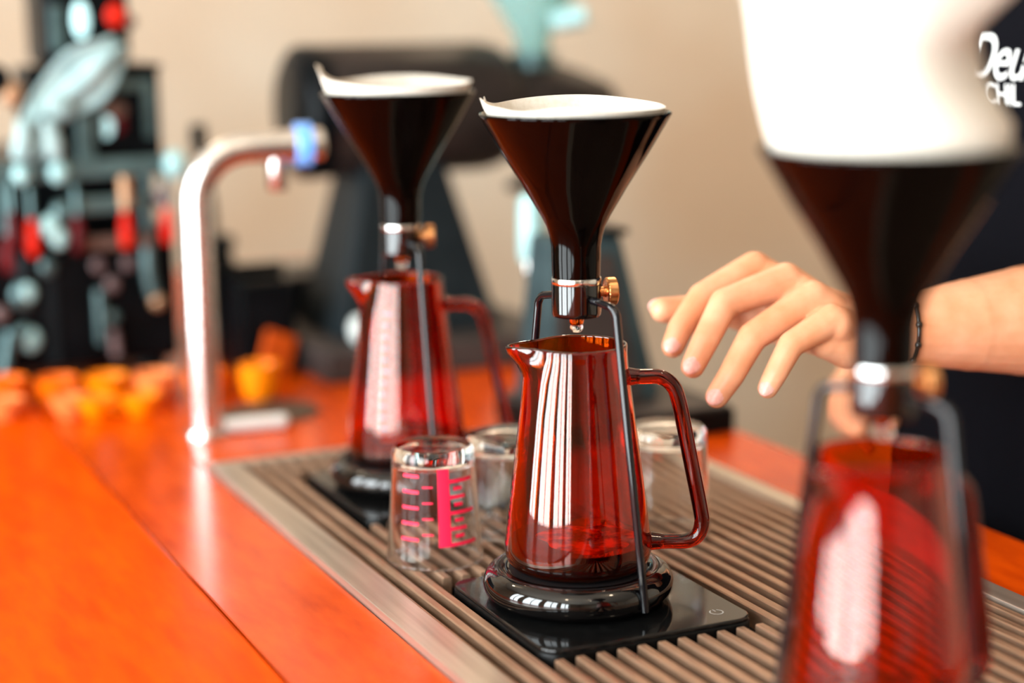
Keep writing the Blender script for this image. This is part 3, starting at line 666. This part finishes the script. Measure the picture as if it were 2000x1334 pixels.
MB().tube([(-0.029,0.0,0.104),(0.029,0.0,0.104)], 0.0065, 16).build('knock_bar', pan_m, kb)

sb = thing('storage_box', (0.150, 1.01, CT), 'low wide black storage box at the back behind the drum grinder', 'box')
MB().box(-0.115, 0.170, -0.05, 0.05, 0.0, 0.062).build('box', dark_machine, sb, math.radians(35), 0.004)
MB().box(-0.118, 0.173, -0.053, 0.053, 0.0622, 0.072).build('lid', dark_machine, sb, math.radians(35), 0.003)

# ------------------------------------------------------------------ drum grinder
g = thing('drum_grinder', (0.19, 0.80, CT), 'large dark brown grinder with a horizontal drum on a slate pedestal', 'grinder')
def gp(name, mb, m, sm_=math.radians(40), bevel=0.0):
    mb.v = [(x-0.19, y-0.80, z-CT) for x, y, z in mb.v]; return mb.build(name, m, g, sm_, bevel)
MX = Matrix.Rotation(PI/2, 4, 'Y')
def xl(prof, y, z, n=56):
    return MB().lathe([(r, x) for x, r in prof], n).xf(Matrix.Translation((0, y, z)) @ MX)
gp('drum', xl([(0.118,0),(0.118,0.0655),(0.124,0.0685),(0.300,0.0685),(0.318,0.0640),(0.330,0.052),(0.330,0)], 0.830, 0.2570), dark_brown)
gp('drum_cap', xl([(0.088,0),(0.088,0.055),(0.094,0.0660),(0.1005,0.0690),(0.1185,0.0690),(0.1185,0)], 0.830, 0.2570), dark_machine)
gp('grind_head', xl([(0.329,0),(0.329,0.046),(0.345,0.052),(0.395,0.052),(0.420,0.045),(0.455,0.030),(0.462,0.022),(0.462,0)], 0.830, 0.2480), dark_brown)
v = []; 
def tpl(x0,x1,y0,y1,X0,X1,Y0,Y1,z0,z1): return MB().add([(x0,y0,z0),(x1,y0,z0),(x1,y1,z0),(x0,y1,z0),(X0,Y0,z1),(X1,Y0,z1),(X1,Y1,z1),(X0,Y1,z1)], [(0,3,2,1),(4,5,6,7),(0,1,5,4),(1,2,6,5),(2,3,7,6),(3,0,4,7)])
gp('pedestal', tpl(0.105,0.285,0.740,0.88, 0.152,0.243,0.785,0.875, 0.030,0.205), slate, bevel=0.006)
gp('base_plate', MB().box(0.075, 0.345, 0.700, 0.90, CT, 0.0305), grey_top, bevel=0.006)
knob_white = noise_col(mat('knob_white', (0.62, 0.68, 0.66), 0.4), (0.58, 0.64, 0.62), (0.66, 0.72, 0.70))
gp('side_knob', MB().ball((0.119,0.722,0.045), 0.0135, 20, 14, (0.75,0.9,1.1)), knob_white, PI)
gp('knob_stem', MB().tube([(0.119,0.730,0.045),(0.124,0.752,0.045)], 0.005, 12), steel)
hop = [(0.0,0.300),(0.018,0.300),(0.020,0.330),(0.046,0.372),(0.052,0.430),(0.0500,0.430),(0.044,0.373),(0.018,0.331),(0.016,0.304),(0,0.304)]
gp('hopper', MB().lathe(hop, 40, off=(0.365,0.830,0)), mat('smoky_hopper', (0.55, 0.80, 0.80), 0.05, trans=0.85, ior=1.3), math.radians(40))
gp('hopper_collar', MB().lathe([(0,0.296),(0.026,0.296),(0.026,0.312),(0,0.312)], 32, off=(0.365,0.830,0)), teal_steel)
gp('hopper_gate', MB().tube([(0.375,0.800,0.345),(0.405,0.780,0.352)], 0.011, 16), pale_metal)
gp('lever_knob', MB().ball((0.318,0.762,0.176), 0.010, 16, 10, (1.8,1,0.7)), dark_machine, PI)
gp('lever', MB().tube([(0.318,0.762,0.176),(0.345,0.800,0.205)], 0.0035, 10), dark_machine)

# ------------------------------------------------------------------ tapered grey stand with a pale spout
st = thing('grinder_stand', (0.235, 0.44, CT), 'tapered dark grey grinder stand with a pale chute behind the middle brewer', 'grinder')
def sp_(name, mb, m, sm_=math.radians(40), bevel=0.0):
    mb.v = [(x-0.235, y-0.44, z-CT) for x, y, z in mb.v]; return mb.build(name, m, st, sm_, bevel)
sp_('base_plate', MB().box(0.165, 0.330, 0.350, 0.495, CT, 0.018), pan_m, bevel=0.003)
sp_('base_top', MB().box(0.168, 0.327, 0.353, 0.492, 0.0178, 0.0205), grey_top, bevel=0.001)
sp_('column', tpl(0.176,0.285,0.400,0.478, 0.190,0.258,0.425,0.472, 0.020,0.166), noise_col(mat('dull_teal_paint', (0.03, 0.05, 0.055), 0.5, spec=0.2), (0.022, 0.038, 0.042), (0.036, 0.060, 0.065), (8, 8, 8), 3.0), bevel=0.005)
sp_('front_plate', tpl(0.182,0.262,0.3955,0.402, 0.194,0.246,0.4185,0.427, 0.022,0.150), grey_top, bevel=0.002)
sp_('cap', MB().box(0.236, 0.262, 0.418, 0.478, 0.1655, 0.172), dark_machine, bevel=0.002)
sp_('chute', MB().lathe([(0,0.135),(0.011,0.136),(0.013,0.145),(0.0125,0.188),(0.009,0.197),(0,0.198)], 24, off=(0.205,0.497,0)), pale_metal)
sp_('clip', MB().tube(curve([(0.200,0.494,0.140),(0.199,0.487,0.125),(0.205,0.484,0.112),(0.214,0.474,0.108)], 5), 0.0050, 12), steel)

# ------------------------------------------------------------------ barista
def remesh(mb, voxel, smooth_it, fac=0.5):
    me = mb.mesh('tmp', None); o = bpy.data.objects.new('tmp', me); C.objects.link(o)
    r = o.modifiers.new('r', 'REMESH'); r.mode = 'VOXEL'; r.voxel_size = voxel; r.use_smooth_shade = True
    s_ = o.modifiers.new('s', 'SMOOTH'); s_.factor = fac; s_.iterations = smooth_it
    dg = bpy.context.evaluated_depsgraph_get(); ev = o.evaluated_get(dg)
    e = bpy.data.meshes.new_from_object(ev); V = [tuple(q.co) for q in e.vertices]; F = [tuple(p.vertices) for p in e.polygons]
    bpy.data.objects.remove(o); bpy.data.meshes.remove(e); bpy.data.meshes.remove(me)
    return V, F
def capsule(mb, pts, rads, n=16, per=6):
    """chain of overlapping balls with tapering radius"""
    pts = [Vector(p) for p in pts]
    for (a, b, ra, rb) in zip(pts, pts[1:], rads, rads[1:]):
        L = (b-a).length; m = max(2, int(L/(min(ra, rb)*0.22)))
        path = [a.lerp(b, i/m) for i in range(m+1)]
        mb.tube(path, [ra+(rb-ra)*i/m for i in range(m+1)], n)
    for p, r in zip(pts, rads): mb.ball(p, r*1.0, n, 12)
WR = (0.2234, 0.0180, 0.1490); ELB = (0.4523, -0.0085, 0.1495); SHL = (0.520, -0.105, 0.440)
FING = {
 'index':  ([(0.1735,0.0761,0.1862),(0.1295,0.0707,0.1712),(0.1097,0.0648,0.1530),(0.1022,0.0622,0.1415)], [0.0122,0.0099,0.0088,0.0077]),
 'middle': ([(0.1810,0.0493,0.1812),(0.1321,0.0470,0.1703),(0.1126,0.0380,0.1486),(0.1020,0.0361,0.1327)], [0.0124,0.0101,0.0090,0.0079]),
 'ring':   ([(0.1852,0.0233,0.1729),(0.1379,0.0214,0.1515),(0.1186,0.0164,0.1283),(0.1093,0.0180,0.1155)], [0.0120,0.0098,0.0087,0.0077]),
 'pinky':  ([(0.1846,0.0010,0.1618),(0.1535,0.0000,0.1488),(0.1411,-0.0014,0.1310),(0.1356,-0.0008,0.1218)], [0.0109,0.0086,0.0076,0.0067]),
}
arm = MB()
for nm, (pp, rr) in FING.items():
    capsule(arm, pp, rr)
    m0 = Vector(pp[0]); wv = Vector(WR); base = wv + (m0-wv)*0.12
    capsule(arm, [base, wv.lerp(m0, 0.55)+Vector((0,0,-0.004)), m0+Vector((0.004,0,-0.003))], [0.0190, 0.0150, 0.0125])
TH = [(0.2069,0.0420,0.1474),(0.1842,0.0700,0.1520),(0.1592,0.0860,0.1575),(0.1303,0.0902,0.1592),(0.1100,0.0894,0.1612)]
capsule(arm, TH, [0.0190, 0.0165, 0.0115, 0.0105, 0.0088])
capsule(arm, [(0.1860,0.0080,0.1480),(0.2030,0.0080,0.1440)], [0.0135, 0.0175])          # heel of the hand
capsule(arm, [(0.1800,0.0560,0.1700),(0.1850,0.0250,0.1610)], [0.0120, 0.0125])           # palm
capsule(arm, [WR, (0.2635,0.0110,0.1480), (0.3000,0.0040,0.1482), (0.3396,-0.0021,0.1485), (0.3900,-0.0080,0.1500), ELB], [0.0232, 0.0262, 0.0315, 0.0375, 0.0415, 0.0400], 24)
capsule(arm, [ELB, (0.4900,-0.060,0.290), SHL], [0.0400, 0.0440, 0.0520], 24)
V1, F1 = remesh(arm, 0.0014, 7)
# rest of the body: right arm with a loosely closed hand on the counter edge, neck, head, trunk core
rest = MB()
SHR = (0.458, 0.242, 0.440); ELR = (0.490, 0.275, 0.175); WRR = (0.392, 0.262, 0.088)
capsule(rest, [SHR, (0.475,0.260,0.300), ELR], [0.052, 0.044, 0.040], 20)
capsule(rest, [ELR, (0.442,0.272,0.118), WRR], [0.040, 0.036, 0.024], 20)
for k in range(4):
    q = 0.018*k; a = Vector((0.378-0.003*k, 0.2420-q*0.8, 0.068-0.003*k))
    capsule(rest, [Vector(WRR)-Vector((0.005,0.008,0.006)), a], [0.020, 0.0125])
    capsule(rest, [a, a+Vector((-0.020,-0.006,-0.012)), a+Vector((-0.022,-0.004,-0.034)), a+Vector((-0.012,0.0,-0.046))], [0.0118,0.0098,0.0085,0.0074])
capsule(rest, [Vector(WRR)-Vector((0.004,0.018,0.010)), (0.388,0.205,0.052), (0.372,0.188,0.036)], [0.0165,0.0115,0.0092])
BC = Vector((0.488, 0.070, 0)); FACE = Vector((-0.985, -0.17, 0)).normalized(); LEFT = Vector((0.17, -0.985, 0)).normalized()
capsule(rest, [BC+Vector((0,0,0.0)), BC+Vector((0,0,0.22)), BC+Vector((0,0,0.42))], [0.095, 0.098, 0.090], 24)
capsule(rest, [BC+Vector((0,0,0.43)), BC+FACE*0.010+Vector((0,0,0.55))], [0.062, 0.056], 24)
HD = BC+FACE*0.030+Vector((0,0,0.665))
rest.ball(HD+Vector((0,0,0.02)), 0.088, 24, 18, (0.98,0.98,1.12)); rest.ball(HD+FACE*0.022+Vector((0,0,-0.055)), 0.060, 24, 16, (1,1,1.05))
capsule(rest, [HD+FACE*0.088+Vector((0,0,0.010)), HD+FACE*0.106+Vector((0,0,-0.022))], [0.008, 0.013])
for s in (-1, 1): rest.ball(HD+LEFT*0.088*s-FACE*0.008+Vector((0,0,-0.004)), 0.022, 16, 12, (0.6,0.6,1.25))
capsule(rest, [HD+FACE*0.078+LEFT*0.020+Vector((0,0,-0.062)), HD+FACE*0.078-LEFT*0.020+Vector((0,0,-0.062))], [0.009, 0.009])
V2, F2 = remesh(rest, 0.0036, 4)
man = thing('person', (BC.x, BC.y, FZ), 'person in black shirt and apron reaching a hand toward the middle brewer', 'person')
OFF = Vector((BC.x, BC.y, FZ))
def pp_(name, mb, m, sm_=PI, parent=None):
    mb.v = [tuple(Vector(p)-OFF) for p in mb.v]; return mb.build(name, m, parent or man, sm_)
body = MB(); body.add(V1, F1); body.add(V2, F2)
bo = pp_('body', body, skin)
# finger nails
for nm, (pp, rr) in list(FING.items()) + [('thumb', (TH, [0.019,0.0165,0.0115,0.0105,0.0088]))]:
    a, b = Vector(pp[-2]), Vector(pp[-1]); t_ = (b-a).normalized(); toc = (M.translation-b).normalized()
    n_ = (toc + Vector((-0.22, 0.0, 0.15))); n_ = (n_ - t_*n_.dot(t_)).normalized(); s_ = t_.cross(n_)
    if nm == 'thumb': n_ = (Vector((0.3, 0.95, 0.3)) - t_*Vector((0.3,0.95,0.3)).dot(t_)).normalized(); s_ = t_.cross(n_)
    R3 = Matrix((s_, t_, n_)).transposed().to_4x4(); r = rr[-1]
    nl = MB().ball((0,0,0), 1.0, 16, 10); Q = Matrix.Translation(b - t_*r*0.22 + n_*r*0.82) @ R3
    nl.v = [tuple(Q @ Vector((x*r*0.80, y*r*1.12, z*r*0.20 - 0.30*r*(x*x)))) for x, y, z in nl.v]
    pp_('fingernail', nl, nail_m, PI, bo)
# thin dark bracelet
ax_ = (Vector((0.2635,0.011,0.148))-Vector(WR)).normalized(); cb_ = Vector((0.2485, 0.0135, 0.1484))
e1 = ax_.orthogonal().normalized(); e2 = ax_.cross(e1); br_ = MB()
br_.tube([cb_+(e1*cos(a)+e2*sin(a))*0.0258 for a in [2*PI*k/48 for k in range(49)]], 0.0016, 8, False)
for k in range(0, 48, 4): br_.ball(cb_+(e1*cos(2*PI*k/48)+e2*sin(2*PI*k/48))*0.0260, 0.0026, 10, 8)
tag(pp_('bracelet', br_, black_gloss, PI, bo), 'dark bead bracelet')
# clothes: lofted torso
def torso(sec, n=48):
    mb = MB(); v = []
    for z, hw, hd, fo in sec:
        for k in range(n):
            a = 2*PI*k/n; cx, cy = cos(a), sin(a)
            ex = 0.72; x = abs(cx)**ex*math.copysign(1, cx)*hw; d = abs(cy)**ex*math.copysign(1, cy)*hd
            p = BC+LEFT*x+FACE*(d+fo); v.append((p.x, p.y, z))
    m = len(sec); f = [(i*n+k, i*n+(k+1)%n, (i+1)*n+(k+1)%n, (i+1)*n+k) for i in range(m-1) for k in range(n)]
    f += [tuple(range(n-1,-1,-1)), tuple((m-1)*n+k for k in range(n))]
    return mb.add(v, f)
SEC = [(-0.12,0.165,0.112,0.0),(-0.02,0.160,0.108,0.0),(0.10,0.160,0.108,0.002),(0.22,0.172,0.114,0.006),(0.32,0.182,0.118,0.008),(0.40,0.186,0.110,0.004),(0.455,0.165,0.092,0.0),(0.485,0.110,0.075,0.0),(0.50,0.066,0.064,0.0)]
shirt = torso(SEC)
for a, b, c_ in ((SHL, (0.506,-0.098,0.370), (0.494,-0.070,0.310)), (SHR, (0.466,0.251,0.370), (0.474,0.259,0.310))):
    shirt.tube(curve([a, b, c_], 5), [0.066]*5+[0.063]*5+[0.060], 24)
    shirt.ball((a[0], a[1], a[2]), 0.0655, 28, 18)
    shirt.tube([Vector(a), BC+Vector((0, 0, 0.430))], [0.063, 0.075], 24)
pp_('shirt', shirt, cloth_black, math.radians(60))
ap = MB(); v = []; n = 28; SA = [(-0.45,0.172,0.120,0.0)] + [(z, hw+0.006, hd+0.007, fo) for z, hw, hd, fo in SEC[:6]]
for z, hw, hd, fo in SA:
    lim = 0.93 if z < 0.05 else 0.93-0.30*sm(0.05, 0.40, z)
    for k in range(n+1):
        a = PI/2+(k/n*2-1)*lim*PI/2; cx, cy = cos(a), sin(a)
        x = abs(cx)**0.72*math.copysign(1, cx)*hw; d = abs(cy)**0.72*math.copysign(1, cy)*hd
        p = BC+LEFT*x+FACE*(d+fo); v.append((p.x, p.y, z))
f = [(i*(n+1)+k, i*(n+1)+k+1, (i+1)*(n+1)+k+1, (i+1)*(n+1)+k) for i in range(len(SA)-1) for k in range(n)]
apm = MB().add(v, f); bvh = BVHTree.FromPolygons([Vector(p) for p in apm.v], apm.f)
ao = pp_('apron', apm, cloth_apron, PI); md = ao.modifiers.new('thick', 'SOLIDIFY'); md.thickness = 0.0016; md.offset = 1
# lettering printed on the bib
def lettering(txt, size, org, shear, bold, xs):
    cu = bpy.data.curves.new('txt', 'FONT'); cu.body = txt; cu.size = size; cu.shear = shear; cu.offset = bold; cu.space_character = 0.92
    o = bpy.data.objects.new('txt', cu); C.objects.link(o); dg = bpy.context.evaluated_depsgraph_get()
    me = bpy.data.meshes.new_from_object(o.evaluated_get(dg)); bpy.data.objects.remove(o)
    V = []
    for q in me.vertices:
        p = Vector(org)+LEFT*q.co.x*xs+Vector((0,0,q.co.y))
        hit = bvh.ray_cast(p+FACE*0.5, -FACE); h = hit[0] if hit[0] else p
        V.append(tuple(h+FACE*0.0022))
    F = [tuple(p.vertices) for p in me.polygons]; mb = MB().add(V, F); bpy.data.meshes.remove(me)
    return mb
TXO = BC - LEFT*0.035
lt = lettering('Deu', 0.046, (TXO.x, TXO.y, 0.3090), 0.36, 0.0002, 0.70)
l2 = lettering('CHIL', 0.021, (TXO.x+LEFT.x*0.016, TXO.y+LEFT.y*0.016, 0.2915), 0.0, 0.0002, 0.78)
lt.add(l2.v, l2.f)
tag(pp_('lettering', lt, white_print, None, ao), 'white lettering on the apron bib')
# trousers, shoes, hair: out of the picture, complete the figure
for s in (-1, 1):
    pp_('trouser_leg', MB().tube([BC+LEFT*0.085*s+Vector((0,0,z)) for z in (-0.06,-0.45,-0.86)], [0.088,0.066,0.050], 24), trouser_m, math.radians(60))
    sh_ = MB().ball(BC+LEFT*0.085*s+FACE*0.055+Vector((0,0,FZ+0.030)), 0.05, 20, 12, (1,1,0.58)); sh_.v = [(x,y,max(z,FZ+0.0005)) for x,y,z in sh_.v]
    sh_.ball(BC+LEFT*0.085*s-FACE*0.015+Vector((0,0,FZ+0.035)), 0.048, 20, 12, (1,1,0.7))
    pp_('shoe', sh_, black_pad)
hr = MB().ball(HD-FACE*0.014+Vector((0,0,0.040)), 0.094, 28, 20, (1,1,1.08)); pp_('hair', hr, hair_m)
for s in (-1, 1): pp_('eye', MB().ball(HD+FACE*0.079+LEFT*0.030*s+Vector((0,0,0.002)), 0.0115, 16, 12), white_print)
